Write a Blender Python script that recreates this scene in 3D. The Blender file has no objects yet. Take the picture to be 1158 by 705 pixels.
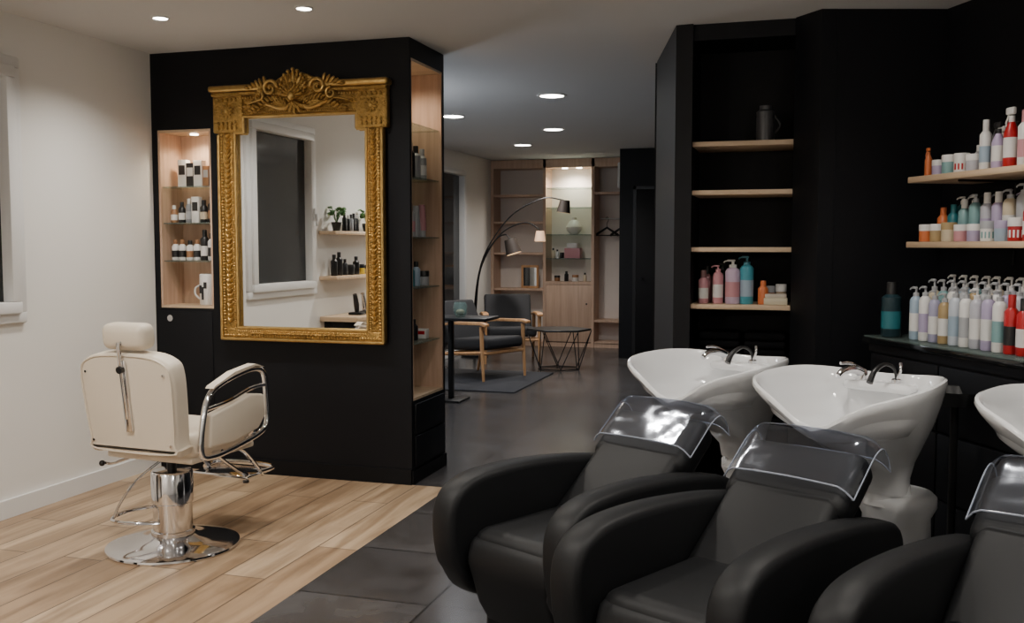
import bpy,bmesh,math,random
from mathutils import Matrix,Vector
from math import sin,cos,pi,radians
random.seed(7)
SC=bpy.context.scene

# ---------------------------------------------------------------- materials
MATS={}
def mat(name,col,rough=.5,metal=0.,bump=0.,bscale=60.,coat=0.,spec=.5,emit=0.,var=0.,vscale=8.):
    if name in MATS: return MATS[name]
    m=bpy.data.materials.new(name); m.use_nodes=True
    nt=m.node_tree; b=nt.nodes['Principled BSDF']
    b.inputs['Base Color'].default_value=(*col,1); b.inputs['Roughness'].default_value=rough
    b.inputs['Metallic'].default_value=metal; b.inputs['Coat Weight'].default_value=coat
    b.inputs['Specular IOR Level'].default_value=spec
    if emit:
        b.inputs['Emission Color'].default_value=(*col,1); b.inputs['Emission Strength'].default_value=emit
    tc=nt.nodes.new('ShaderNodeTexCoord')
    if var:
        n=nt.nodes.new('ShaderNodeTexNoise'); n.inputs['Scale'].default_value=vscale
        nt.links.new(tc.outputs['Object'],n.inputs['Vector'])
        mx=nt.nodes.new('ShaderNodeMix'); mx.data_type='RGBA'
        mx.inputs[6].default_value=tuple(c*(1-var) for c in col)+(1,); mx.inputs[7].default_value=tuple(min(1,c*(1+var)) for c in col)+(1,)
        nt.links.new(n.outputs['Fac'],mx.inputs[0]); nt.links.new(mx.outputs[2],b.inputs['Base Color'])
    if bump:
        n=nt.nodes.new('ShaderNodeTexNoise'); n.inputs['Scale'].default_value=bscale; n.inputs['Detail'].default_value=4
        nt.links.new(tc.outputs['Object'],n.inputs['Vector'])
        bp=nt.nodes.new('ShaderNodeBump'); bp.inputs['Strength'].default_value=bump; bp.inputs['Distance'].default_value=.01
        nt.links.new(n.outputs['Fac'],bp.inputs['Height']); nt.links.new(bp.outputs['Normal'],b.inputs['Normal'])
    MATS[name]=m; return m

def wood(name,c1,c2,axis='Z',rough=.45,scale=1.):
    if name in MATS: return MATS[name]
    m=bpy.data.materials.new(name); m.use_nodes=True
    nt=m.node_tree; b=nt.nodes['Principled BSDF']; b.inputs['Roughness'].default_value=rough
    tc=nt.nodes.new('ShaderNodeTexCoord'); mp=nt.nodes.new('ShaderNodeMapping')
    s=[22*scale]*3; s['XYZ'.index(axis)]=1.3*scale; mp.inputs['Scale'].default_value=s
    n=nt.nodes.new('ShaderNodeTexNoise'); n.inputs['Scale'].default_value=1.5; n.inputs['Detail'].default_value=6
    cr=nt.nodes.new('ShaderNodeValToRGB'); cr.color_ramp.elements[0].position=.3; cr.color_ramp.elements[1].position=.7
    cr.color_ramp.elements[0].color=(*c1,1); cr.color_ramp.elements[1].color=(*c2,1)
    L=nt.links.new
    L(tc.outputs['Object'],mp.inputs['Vector']); L(mp.outputs[0],n.inputs['Vector']); L(n.outputs['Fac'],cr.inputs[0]); L(cr.outputs[0],b.inputs['Base Color'])
    MATS[name]=m; return m

def floor_mat(name,bw,rh,off,c1,c2,mort,rough,rot,msize,streak,nvar):
    m=bpy.data.materials.new(name); m.use_nodes=True
    nt=m.node_tree; b=nt.nodes['Principled BSDF']; L=nt.links.new
    tc=nt.nodes.new('ShaderNodeTexCoord'); mp=nt.nodes.new('ShaderNodeMapping'); mp.inputs['Rotation'].default_value=(0,0,rot)
    mp.inputs['Location'].default_value=(.13,.05,0)
    br=nt.nodes.new('ShaderNodeTexBrick'); br.offset=off; br.inputs['Scale'].default_value=1
    br.inputs['Brick Width'].default_value=bw; br.inputs['Row Height'].default_value=rh; br.inputs['Mortar Size'].default_value=msize
    br.inputs['Mortar Smooth'].default_value=.1
    br.inputs['Color1'].default_value=(*c1,1); br.inputs['Color2'].default_value=(*c2,1); br.inputs['Mortar'].default_value=(*mort,1)
    L(tc.outputs['Object'],mp.inputs['Vector']); L(mp.outputs[0],br.inputs['Vector'])
    mp2=nt.nodes.new('ShaderNodeMapping'); mp2.inputs['Scale'].default_value=streak
    n=nt.nodes.new('ShaderNodeTexNoise'); n.inputs['Scale'].default_value=1.6; n.inputs['Detail'].default_value=8; n.inputs['Distortion'].default_value=.8
    L(tc.outputs['Object'],mp2.inputs['Vector']); L(mp2.outputs[0],n.inputs['Vector'])
    cr=nt.nodes.new('ShaderNodeValToRGB'); cr.color_ramp.elements[0].position=.36; cr.color_ramp.elements[1].position=.64
    cr.color_ramp.elements[0].color=(1-nvar,1-nvar*1.1,1-nvar*1.2,1); cr.color_ramp.elements[1].color=(1,1,1,1)
    L(n.outputs['Fac'],cr.inputs[0])
    mx=nt.nodes.new('ShaderNodeMix'); mx.data_type='RGBA'; mx.blend_type='MULTIPLY'; mx.inputs[0].default_value=1
    L(br.outputs['Color'],mx.inputs[6]); L(cr.outputs[0],mx.inputs[7]); L(mx.outputs[2],b.inputs['Base Color'])
    b.inputs['Roughness'].default_value=rough
    bp=nt.nodes.new('ShaderNodeBump'); bp.invert=True; bp.inputs['Strength'].default_value=.35; bp.inputs['Distance'].default_value=.003
    L(br.outputs['Fac'],bp.inputs['Height']); L(bp.outputs['Normal'],b.inputs['Normal'])
    MATS[name]=m; return m

def film_mat():
    m=bpy.data.materials.new('clear_vinyl'); m.use_nodes=True; nt=m.node_tree; nt.nodes.clear(); L=nt.links.new
    o=nt.nodes.new('ShaderNodeOutputMaterial'); mix=nt.nodes.new('ShaderNodeMixShader'); tr=nt.nodes.new('ShaderNodeBsdfTransparent')
    gl=nt.nodes.new('ShaderNodeBsdfGlossy'); gl.inputs['Color'].default_value=(.82,.88,1,1); gl.inputs['Roughness'].default_value=.12
    tc=nt.nodes.new('ShaderNodeTexCoord'); n=nt.nodes.new('ShaderNodeTexNoise'); n.inputs['Scale'].default_value=5
    bp=nt.nodes.new('ShaderNodeBump'); bp.inputs['Strength'].default_value=.6; bp.inputs['Distance'].default_value=.03
    L(tc.outputs['Object'],n.inputs['Vector']); L(n.outputs['Fac'],bp.inputs['Height']); L(bp.outputs['Normal'],gl.inputs['Normal'])
    tr.inputs[0].default_value=(.90,.93,1,1); lw=nt.nodes.new('ShaderNodeLayerWeight'); lw.inputs[0].default_value=.3
    mr=nt.nodes.new('ShaderNodeMapRange'); mr.inputs[3].default_value=.09; mr.inputs[4].default_value=.6
    L(lw.outputs['Facing'],mr.inputs[0]); L(mr.outputs[0],mix.inputs[0]); L(tr.outputs[0],mix.inputs[1]); L(gl.outputs[0],mix.inputs[2]); L(mix.outputs[0],o.inputs[0])
    return m
def shelfglass():
    m=bpy.data.materials.new('shelf_glass'); m.use_nodes=True; nt=m.node_tree; nt.nodes.clear(); L=nt.links.new
    o=nt.nodes.new('ShaderNodeOutputMaterial'); mix=nt.nodes.new('ShaderNodeMixShader'); tr=nt.nodes.new('ShaderNodeBsdfTransparent')
    gl=nt.nodes.new('ShaderNodeBsdfPrincipled'); gl.inputs['Base Color'].default_value=(.30,.38,.36,1); gl.inputs['Roughness'].default_value=.05
    tr.inputs[0].default_value=(.88,.95,.92,1); mix.inputs[0].default_value=.3
    L(tr.outputs[0],mix.inputs[1]); L(gl.outputs[0],mix.inputs[2]); L(mix.outputs[0],o.inputs[0])
    return m

WHITE=mat('white_plaster',(.80,.785,.75),.85,bump=.05,bscale=200)
CEIL=mat('ceiling_paint',(.66,.66,.66),.9)
BLACK=mat('black_lacquer_panel',(.0055,.006,.008),.5,bump=.03,bscale=90,spec=.2)
BLACK2=mat('black_inner_panel',(.004,.004,.005),.6,spec=.2)
BGLOSS=mat('black_gloss_top',(.008,.009,.010),.08,spec=.6)
TRIM=mat('white_trim_paint',(.77,.77,.76),.45)
OAK=wood('oak_panel',(.48,.31,.21),(.63,.44,.32),'Z')
OAKX=wood('oak_shelf',(.50,.36,.23),(.68,.51,.35),'X')
WARMWOOD=wood('beech_frame',(.45,.22,.09),(.60,.33,.15),'Z')
FWOOD=floor_mat('oak_look_planks',1.25,.205,.37,(.36,.245,.150),(.55,.41,.270),(.13,.09,.06),.36,pi/2,.0035,(8,.7,1),.45)
FTILE=floor_mat('slate_grey_tiles',.6,.6,.0,(.052,.049,.050),(.078,.074,.075),(.020,.019,.019),.24,0,.006,(2.2,2.2,1),.35)
LEATH=mat('black_leatherette',(.0065,.007,.008),.50,bump=.07,bscale=420,spec=.30)
CREAM=mat('cream_leatherette',(.66,.58,.47),.45,bump=.06,bscale=300)
CHROME=mat('polished_chrome',(.78,.78,.80),.09,1)
CERAM=mat('white_ceramic',(.82,.83,.84),.12,coat=.6)
PEDE=mat('white_plastic',(.74,.75,.76),.3)
MIRROR=mat('mirror_glass',(.88,.9,.9),.01,1)
FILM=film_mat(); SGL=shelfglass()
FEDGE=mat('vinyl_rim',(.30,.33,.40),.15)
NIGHT=mat('dark_window_glass',(.02,.022,.024),.08,spec=.6)
BLKP=mat('black_plastic',(.012,.012,.013),.3)
BLKM=mat('black_metal',(.015,.015,.016),.4,.3)
LAMPON=mat('lamp_glow',(1,.96,.88),.5,emit=18)
LAMPSM=mat('lamp_glow_warm',(1,.9,.75),.5,emit=12)
GOLD=mat('antique_gilding',(.42,.255,.075),.36,.8,bump=1.,bscale=85,var=.55,vscale=35)
GOLDB=mat('burnished_gold',(.54,.35,.12),.30,.85,bump=.25,bscale=60,var=.3,vscale=40)
PAL={}
def col(c,r=.35):
    k=tuple(round(x,3) for x in c)+(r,)
    if k not in PAL: PAL[k]=mat('product_colour_%d'%len(PAL),c,r)
    return PAL[k]

# ---------------------------------------------------------------- builder
def catmull(p,n=6,closed=False):
    P=[Vector(q) for q in p]; out=[]; N=len(P); rng=N if closed else N-1
    for i in range(rng):
        if closed: a,b,c,d=P[(i-1)%N],P[i],P[(i+1)%N],P[(i+2)%N]
        else: a,b,c,d=P[max(i-1,0)],P[i],P[i+1],P[min(i+2,N-1)]
        for k in range(n):
            t=k/n
            out.append(.5*((2*b)+(c-a)*t+(2*a-5*b+4*c-d)*t*t+(3*b-a-3*c+d)*t**3))
    if not closed: out.append(P[-1])
    return out

class MB:
    def __init__(s,name,M=None):
        s.name=name; s.M0=M or Matrix(); s.M=Matrix(); s.bm=bmesh.new(); s.mats=[]
    def put(s,t,m,sm=True):
        if m not in s.mats: s.mats.append(m)
        i=s.mats.index(m)
        bmesh.ops.recalc_face_normals(t,faces=t.faces)
        for f in t.faces: f.material_index=i; f.smooth=sm
        t.transform(s.M)
        me=bpy.data.meshes.new('tmp'); t.to_mesh(me); t.free(); s.bm.from_mesh(me); bpy.data.meshes.remove(me)
    def box(s,lo,hi,m,bev=0,seg=2,R=None,sm=True):
        t=bmesh.new(); c=[(a+b)/2 for a,b in zip(lo,hi)]; d=[abs(b-a) for a,b in zip(lo,hi)]
        bmesh.ops.create_cube(t,size=1); t.transform(Matrix.Diagonal((*d,1)))
        if bev: bmesh.ops.bevel(t,geom=list(t.edges),offset=min(bev,min(d)*.49),segments=seg,profile=.5,affect='EDGES')
        if R is not None: t.transform(R)
        t.transform(Matrix.Translation(c)); s.put(t,m,sm)
    def lathe(s,c,prof,m,seg=18,R=None):
        t=bmesh.new(); rings=[]
        for r,z in prof:
            rings.append([t.verts.new((max(r,1e-4)*cos(2*pi*k/seg),max(r,1e-4)*sin(2*pi*k/seg),z)) for k in range(seg)])
        for a,b in zip(rings,rings[1:]):
            for k in range(seg): t.faces.new((a[k],a[(k+1)%seg],b[(k+1)%seg],b[k]))
        t.faces.new(rings[0][::-1]); t.faces.new(rings[-1])
        if R is not None: t.transform(R)
        t.transform(Matrix.Translation(c)); s.put(t,m)
    def cyl(s,c,r,h,m,seg=18,R=None,r2=None): s.lathe(c,[(r,0),(r if r2 is None else r2,h)],m,seg,R)
    def tube(s,pts,r,m,seg=8,sub=0,closed=False):
        P=catmull(pts,sub,closed) if sub else [Vector(p) for p in pts]
        n=len(P); rr=r if isinstance(r,(list,tuple)) else None
        t=bmesh.new(); rings=[]; up=None
        for i,p in enumerate(P):
            if closed: tg=(P[(i+1)%n]-P[i-1])
            else: tg=P[min(i+1,n-1)]-P[max(i-1,0)]
            tg.normalize()
            if up is None: up=tg.orthogonal().normalized()
            else:
                up=up-tg*up.dot(tg)
                if up.length<1e-5: up=tg.orthogonal()
                up.normalize()
            bn=tg.cross(up)
            if rr: f=i/(n-1)*(len(rr)-1); k=min(int(f),len(rr)-2); q=rr[k]+(rr[k+1]-rr[k])*(f-k)
            else: q=r
            rings.append([t.verts.new(p+up*q*cos(2*pi*k/seg)+bn*q*sin(2*pi*k/seg)) for k in range(seg)])
        pr=list(zip(rings,rings[1:]))
        if closed: pr.append((rings[-1],rings[0]))
        for a,b in pr:
            for k in range(seg): t.faces.new((a[k],a[(k+1)%seg],b[(k+1)%seg],b[k]))
        if not closed: t.faces.new(rings[0][::-1]); t.faces.new(rings[-1])
        s.put(t,m)
    def ell(s,c,rad,m,R=None,u=12,v=8):
        t=bmesh.new(); bmesh.ops.create_uvsphere(t,u_segments=u,v_segments=v,radius=1); t.transform(Matrix.Diagonal((*rad,1)))
        if R is not None: t.transform(R)
        t.transform(Matrix.Translation(c)); s.put(t,m)
    def prism(s,poly,a,b,m,axis='x',bev=0,seg=3,sm=True,R=None):
        t=bmesh.new()
        def P(p,h):
            return {'x':(h,p[0],p[1]),'y':(p[0],h,p[1]),'z':(p[0],p[1],h)}[axis]
        A=[t.verts.new(P(p,a)) for p in poly]; B=[t.verts.new(P(p,b)) for p in poly]; n=len(poly)
        t.faces.new(A); t.faces.new(B[::-1])
        for i in range(n): t.faces.new((A[i],B[i],B[(i+1)%n],A[(i+1)%n]))
        bmesh.ops.recalc_face_normals(t,faces=t.faces)
        if bev:
            ed=[e for e in t.edges if (len(e.link_faces)==2 and e.calc_face_angle(0)>.5)]
            bmesh.ops.bevel(t,geom=ed,offset=bev,segments=seg,profile=.5,affect='EDGES')
        if R is not None: t.transform(R)
        s.put(t,m,sm)
    def loops(s,L,m,cap0=True,cap1=True,closed=True):
        t=bmesh.new(); rs=[[t.verts.new(p) for p in l] for l in L]; n=len(L[0])
        for a,b in zip(rs,rs[1:]):
            for k in range(n if closed else n-1): t.faces.new((a[k],a[(k+1)%n],b[(k+1)%n],b[k]))
        if closed and cap0: t.faces.new(rs[0][::-1])
        if closed and cap1: t.faces.new(rs[-1])
        s.put(t,m)
    def done(s,ang=40):
        me=bpy.data.meshes.new(s.name)
        vs=[v.co for v in s.bm.verts]
        lo=Vector([min(v[i] for v in vs) for i in range(3)]); hi=Vector([max(v[i] for v in vs) for i in range(3)])
        c=Vector(((lo.x+hi.x)/2,(lo.y+hi.y)/2,lo.z))
        s.bm.transform(Matrix.Translation(-c)); s.bm.to_mesh(me); s.bm.free()
        for m in s.mats: me.materials.append(m)
        me.set_sharp_from_angle(angle=radians(ang))
        o=bpy.data.objects.new(s.name,me); o.matrix_world=s.M0@Matrix.Translation(c); SC.collection.objects.link(o); return o

def RX(a): return Matrix.Rotation(radians(a),4,'X')
def RY(a): return Matrix.Rotation(radians(a),4,'Y')
def RZ(a): return Matrix.Rotation(radians(a),4,'Z')
def T(x,y,z=0): return Matrix.Translation((x,y,z))

# ---------------------------------------------------------------- room shell
H=2.58; HS=2.50; YB=-1.6
def slab(name,boxes):
    b=MB(name)
    for lo,hi,m in boxes: b.box(lo,hi,m,sm=False)
    return b.done()
b=MB('floor')
b.box((-3.91,YB,-.1),(-1.95,5.2,0),FWOOD,sm=False)
b.box((-1.95,YB,-.1),(4.3,5.2,0),FTILE,sm=False)
b.box((-4.4,5.2,-.1),(4.3,13.4,0),FTILE,sm=False)
b.done()
slab('ceiling',[((-4.5,YB,H),(4.4,13.5,H+.1),CEIL)])
slab('ceiling_soffit',[((-.93,YB,HS),(4.3,5.97,H),CEIL)])
wy0,wy1,wz0,wz1=3.08,4.12,1.0,2.36
slab('wall_left',[((-4.1,YB,0),(-3.91,wy0,H),WHITE),((-4.1,wy1,0),(-3.91,5.75,H),WHITE),
  ((-4.1,wy0,0),(-3.91,wy1,wz0),WHITE),((-4.1,wy0,wz1),(-3.91,wy1,H),WHITE)])
slab('baseboard_left',[((-3.91,YB,0),(-3.893,5.2,.095),TRIM)])
slab('wall_back',[((-4.1,YB-.15,0),(4.4,YB,H),WHITE)])
b=MB('window_1')
def ring(b,x0,x1,y0,y1,z0,z1,w,m,bev=.006):
    b.box((x0,y0,z0),(x1,y1,z0+w),m,bev); b.box((x0,y0,z1-w),(x1,y1,z1),m,bev)
    b.box((x0,y0,z0+w),(x1,y0+w,z1-w),m,bev); b.box((x0,y1-w,z0+w),(x1,y1,z1-w),m,bev)
ring(b,-3.99,-3.885,wy0,wy1,wz0,wz1,.055,TRIM)
ring(b,-3.96,-3.865,wy0+.05,wy1-.05,wz0+.05,wz1-.05,.06,TRIM)
b.box((-3.94,wy0+.1,wz0+.1),(-3.93,wy1-.1,wz1-.1),NIGHT)
b.box((-3.865,wy0+.06,1.60),(-3.85,wy0+.09,1.70),TRIM,.004); b.box((-3.85,wy0+.065,1.56),(-3.83,wy0+.085,1.66),TRIM,.004)
b.done()

# black partition block with niches
b=MB('wall_partition')
Y0,Y1=5.2,5.75
def bx(x0,x1,y0,y1,z0,z1,m=BLACK): b.box((x0,y0,z0),(x1,y1,z1),m,sm=False)
bx(-3.49,-2.55,Y0,Y1,0,H)
bx(-3.91,-3.49,Y0,Y1,0,1.01); bx(-3.91,-3.49,Y0,Y1,2.11,H); bx(-3.91,-3.49,5.44,Y1,1.01,2.11); bx(-3.91,-3.87,Y0,5.44,1.01,2.11)
bx(-2.55,-2.18,Y0,Y1,0,.49); bx(-2.55,-2.18,Y0,Y1,2.47,H); bx(-2.55,-2.18,Y0,5.225,.49,2.47); bx(-2.55,-2.18,5.725,Y1,.49,2.47)
bx(-3.87,-3.49,5.42,5.44,1.01,2.11,OAK); bx(-3.87,-3.855,5.203,5.42,1.025,2.095,OAK); bx(-3.505,-3.49,5.203,5.42,1.025,2.095,OAK)
bx(-3.87,-3.49,5.203,5.42,1.01,1.025,OAKX); bx(-3.87,-3.49,5.203,5.42,2.095,2.11,OAKX)
bx(-2.55,-2.535,5.225,5.725,.49,2.47,OAK); bx(-2.535,-2.183,5.225,5.24,.505,2.455,OAK); bx(-2.535,-2.183,5.71,5.725,.505,2.455,OAK)
bx(-2.535,-2.183,5.225,5.725,.49,.505,OAKX); bx(-2.535,-2.183,5.225,5.725,2.455,2.47,OAKX)
for z in (1.765,1.54,1.305): b.box((-3.855,5.22,z-.008),(-3.505,5.42,z),SGL)
for z in (2.11,1.80,1.45,1.15,.82): b.box((-2.535,5.24,z-.008),(-2.2,5.71,z),SGL)
for z0,z1 in ((.10,.28),(.29,.47)): b.box((-2.18,5.24,z0),(-2.168,5.71,z1),BLACK,.003)
b.box((-2.18,5.2,0),(-2.17,5.75,.08),BLACK2); b.box((-3.89,5.188,0),(-2.18,5.2,.09),BLACK2)
b.cyl((-3.80,5.2,.945),.02,.012,CHROME,R=RX(90)); 
b.box((-3.89,5.194,.11),(-3.50,5.2,.99),BLACK,.003)
b.cyl((-3.68,5.31,2.088),.025,.007,LAMPSM)
b.done()

# far part of the hall
slab('wall_hall_left',[((-4.42,5.75,0),(-4.24,10.9,H),WHITE),((-4.42,11.95,0),(-4.24,13.4,H),WHITE),((-4.42,10.9,2.36),(-4.24,11.95,H),WHITE)])
slab('wall_hall_return',[((-4.24,5.75,0),(-3.91,5.9,H),WHITE)])
b=MB('window_2'); ring(b,-4.34,-4.22,10.9,11.95,0,2.36,.07,TRIM); b.box((-4.32,10.97,.07),(-4.30,11.88,2.29),NIGHT); b.done()
slab('wall_far',[((-4.42,13.36,0),(-2.06,13.5,H),WHITE)])
slab('wall_hall_end',[((-2.06,11.9,0),(-.75,12.05,H),BLACK)])
slab('wall_hall_nook',[((-2.21,11.9,0),(-2.06,13.36,H),BLACK)])
slab('wall_hall_right',[((-.90,6.0,0),(-.75,11.9,H),BLACK)])
b=MB('door_1'); b.box((-2.0,11.868,0.01),(-1.15,11.898,2.08),BLACK2,.005); b.cyl((-1.92,11.87,1.0),.012,.05,CHROME,R=RX(90)); b.box((-2.04,11.885,0),(-2.003,11.899,2.12),BLKM); b.box((-2.04,11.885,2.083),(-1.1,11.899,2.12),BLKM); b.done()

# black tall shelving unit at the right of the passage
E_=(.608,5.01)
b=MB('tall_shelving_unit')
b.prism([(-.88,5.93),(-.645,4.985),(-.56,4.975),(-.56,5.93)],0,HS,BLACK,'z',sm=False)
b.box((-.56,5.36,0),(-.07,5.93,HS),BLACK2,sm=False)
b.box((-.56,5.0,2.42),(-.07,5.36,HS),BLACK,sm=False)
b.box((-.56,5.0,0),(-.07,5.36,.12),BLACK,sm=False)
b.prism([(-.07,4.985),(.049,4.84),(.12,4.86),(.12,5.93),(-.07,5.93)],0,HS,BLACK,'z',sm=False)
for z in (1.92,1.677,1.39,1.10): b.box((-.56,5.01,z-.024),(-.07,5.36,z),OAKX,.002)
b.box((-.56,5.01,.80),(-.07,5.36,.825),BLACK); b.box((-.56,5.01,.45),(-.07,5.36,.475),BLACK)
b.done()

def wallseg(b,p,q,th,z0,z1,m):
    p=Vector(p);q=Vector(q);d=(q-p).normalized(); n=Vector((-d.y,d.x))*th
    b.prism([p,q,q+n,p+n],z0,z1,m,'z',sm=False)
b=MB('wall_right_recess'); wallseg(b,(.121,4.862),E_,.12,0,HS,BLACK); b.done()
W=Vector((.478,-.878)); EV=Vector(E_)
MW=Matrix(((W.x,.878,0,EV.x),(W.y,.478,0,EV.y),(0,0,1,0),(0,0,0,1)))
b=MB('wall_right',MW); b.box((0,0,0),(2.6,.12,HS),BLACK,sm=False); b.box((2.6,0,0),(7.55,.12,HS),WHITE,sm=False); b.done()

# ---------------------------------------------------------------- products
def bottle(b,x,y,z,kind,r,h,c,c2=(.8,.8,.8),lab=None,s=12):
    m=col(c); m2=col(c2)
    if kind=='pump':
        hb=h*.74
        b.lathe((x,y,z),[(r*.92,0),(r,.006),(r,hb-.012),(r*.8,hb),(r*.45,hb+.008)],m,s)
        b.lathe((x,y,z+hb+.006),[(r*.5,0),(r*.5,.016),(r*.18,.018),(r*.18,h*.14)],m2,10)
        b.box((x-r*.8,y-r*.4,z+h*.90),(x+r*.3,y+r*.15,z+h*.94),m2,.004)
        b.tube([(x-r*.6,y-r*.2,z+h*.92),(x-r*1.05,y-r*.3,z+h*.905),(x-r*1.2,y-r*.35,z+h*.88)],.0035,m2,6)
    elif kind=='cap':
        hb=h*.78
        b.lathe((x,y,z),[(r*.92,0),(r,.005),(r,hb-.015),(r*.55,hb)],m,s)
        b.lathe((x,y,z+hb),[(r*.55,0),(r*.55,h*.2),(r*.5,h*.22)],m2,10)
    elif kind=='tube':
        b.lathe((x,y,z),[(r*.85,0),(r*.85,h*.2)],m2,s); b.lathe((x,y,z+h*.2),[(r,0),(r,h*.1),(r*.7,h*.78),(r*.5,h*.8)],m,s)
    elif kind=='spray':
        hb=h*.72
        b.lathe((x,y,z),[(r*.92,0),(r,.005),(r,hb*.75),(r*.45,hb)],m,s)
        b.lathe((x,y,z+hb),[(r*.42,0),(r*.42,h*.1)],m2,10)
        b.box((x-r*1.0,y-r*.3,z+h*.84),(x+r*.6,y+r*.3,z+h*.96),m2,.006)
        b.tube([(x-r*.6,y,z+h*.84),(x-r*1.1,y,z+h*.72),(x-r*1.0,y,z+h*.66)],.004,m2,6)
    elif kind=='jar':
        b.lathe((x,y,z),[(r*.95,0),(r,.004),(r,h*.62)],m,s+4); b.lathe((x,y,z+h*.62),[(r*1.04,0),(r*1.04,h*.34),(r*.98,h*.38)],m2,s+4)
    elif kind=='box':
        b.box((x-r,y-r*.8,z),(x+r,y+r*.8,z+h),m,.002)
        b.box((x-r*.75,y-r*.8-.001,z+h*.45),(x+r*.75,y-r*.79,z+h*.8),m2)
    if lab and kind not in('box',):
        b.lathe((x,y,z+h*.15),[(r*1.012,0),(r*1.012,h*.32)],col(lab),s)
def row(b,p,q,z,specs,jit=.006):
    n=len(specs)
    for i,sp in enumerate(specs):
        t=(i+.5)/n; bottle(b,p[0]+(q[0]-p[0])*t+random.uniform(-jit,jit),p[1]+(q[1]-p[1])*t+random.uniform(-jit,jit),z+.0008,*sp)
K=(.012,.012,.013);Wt=(.72,.71,.69);BR=(.30,.15,.07);SV=(.38,.39,.41);PK=(.55,.26,.29);LV=(.40,.34,.50);TE=(.015,.15,.18);OR=(.60,.16,.05);RD=(.42,.008,.012)
CR=(.58,.50,.36);LB=(.32,.42,.52);GR=(.22,.23,.25);TL=(.20,.36,.37);GD=(.38,.27,.13);GP=(.45,.45,.50)
b=MB('grooming_product_boxes'); 
row(b,(-3.80,5.33),(-3.52,5.33),1.765,[('box',.03,.17,Wt,K),('box',.028,.15,K,Wt),('box',.03,.165,Wt,K),('box',.022,.13,BR,SV),('box',.03,.11,K,Wt)],.002); b.done()
b=MB('grooming_bottles')
row(b,(-3.84,5.28),(-3.52,5.28),1.54,[('cap',.022,.11,BR,Wt,Wt),('cap',.022,.13,K,K,Wt),('cap',.02,.15,GR,Wt,SV),('box',.026,.16,Wt,K),('cap',.024,.14,K,K,CR),('cap',.022,.16,K,K,BR)],.002); b.done()
b=MB('grooming_bottles')
row(b,(-3.84,5.28),(-3.52,5.28),1.305,[('cap',.024,.13,Wt,BR,K),('cap',.024,.13,Wt,BR,K),('cap',.024,.125,Wt,K,BR),('cap',.024,.13,Wt,BR,K),('cap',.026,.19,K,K,Wt),('cap',.026,.17,Wt,K,K)],.002); b.done()
b=MB('shaving_mug'); b.lathe((-3.59,5.30,1.0255),[(.052,0),(.056,.006),(.056,.19),(.052,.195)],col(Wt),24)
b.tube([(-3.645,5.29,1.06),(-3.675,5.28,1.09),(-3.675,5.28,1.13),(-3.645,5.29,1.15)],.006,col(Wt),8,4)
b.box((-3.605,5.242,1.06),(-3.59,5.246,1.14),col(K)); b.box((-3.62,5.242,1.10),(-3.605,5.246,1.15),col(K)); b.box((-3.59,5.242,1.13),(-3.57,5.246,1.17),col(K)); b.done()
for z,sp in ((1.80,[('cap',.03,.2,K,K,SV),('cap',.03,.21,K,SV,K),('cap',.03,.2,SV,K),('cap',.03,.19,SV,SV,Wt)]),
             (1.45,[('pump',.03,.24,GR,K),('cap',.03,.2,SV,K,PK),('tube',.03,.19,SV,SV),('tube',.03,.2,PK,SV)]),
             (1.15,[('box',.032,.09,Wt,K),('cap',.026,.14,TE,K),('cap',.026,.15,LB,K),('jar',.035,.09,SV,K)]),
             (.82,[('spray',.032,.2,K,K,SV),('cap',.03,.13,K,K),('box',.035,.06,Wt,RD)])):
    b=MB('styling_product_bottles'); row(b,(-2.28,5.29),(-2.28,5.68),z,sp); row(b,(-2.40,5.31),(-2.40,5.66),z,sp[::-1]); b.done()

# tall unit contents
b=MB('hair_care_bottles')
row(b,(-.54,5.09),(-.25,5.09),1.10,[('cap',.026,.17,PK,(.2,.1,.1),Wt),('pump',.027,.21,PK,PK,Wt),('pump',.038,.24,(.55,.42,.55),Wt,PK),('pump',.034,.26,(.06,.30,.38),(.05,.2,.26),LB)],.002)
row(b,(-.53,5.19),(-.30,5.19),1.10,[('cap',.026,.19,PK,K),('pump',.026,.22,K,K),('cap',.026,.2,TE,K)])
row(b,(-.24,5.08),(-.17,5.08),1.10,[('cap',.026,.12,OR,OR)],.001)
b.done()
b=MB('sample_boxes'); b.box((-.20,5.045,1.101),(-.085,5.12,1.135),col((.6,.55,.42)),.003); b.box((-.195,5.05,1.1355),(-.09,5.115,1.155),col((.5,.45,.38)),.003)
b.done()
b=MB('cosmetic_jars'); bottle(b,-.175,5.17,1.101,'jar',.025,.09,OR,SV); bottle(b,-.12,5.17,1.101,'jar',.027,.1,(.4,.3,.2),Wt); b.done()
b=MB('steel_canister'); b.lathe((-.21,5.12,1.9208),[(.045,0),(.045,.15),(.03,.16),(.03,.18)],col((.06,.06,.065),.3),20); b.tube([(-.165,5.11,1.96),(-.135,5.1,2.0),(-.165,5.11,2.05)],.006,BLKM,6,4); b.done()
TOW=mat('black_towel',(.006,.006,.007),.95,bump=.6,bscale=300,spec=.1)
for z,n in ((.8258,3),(.4758,5)):
    b=MB('folded_towels')
    for i in range(n):
        b.box((-.53,5.10,z+i*.042),(-.32,5.33,z+i*.042+.04),TOW,.018,3); b.box((-.30,5.10,z+i*.042),(-.09,5.33,z+i*.042+.04),TOW,.018,3)
    b.done()

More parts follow.
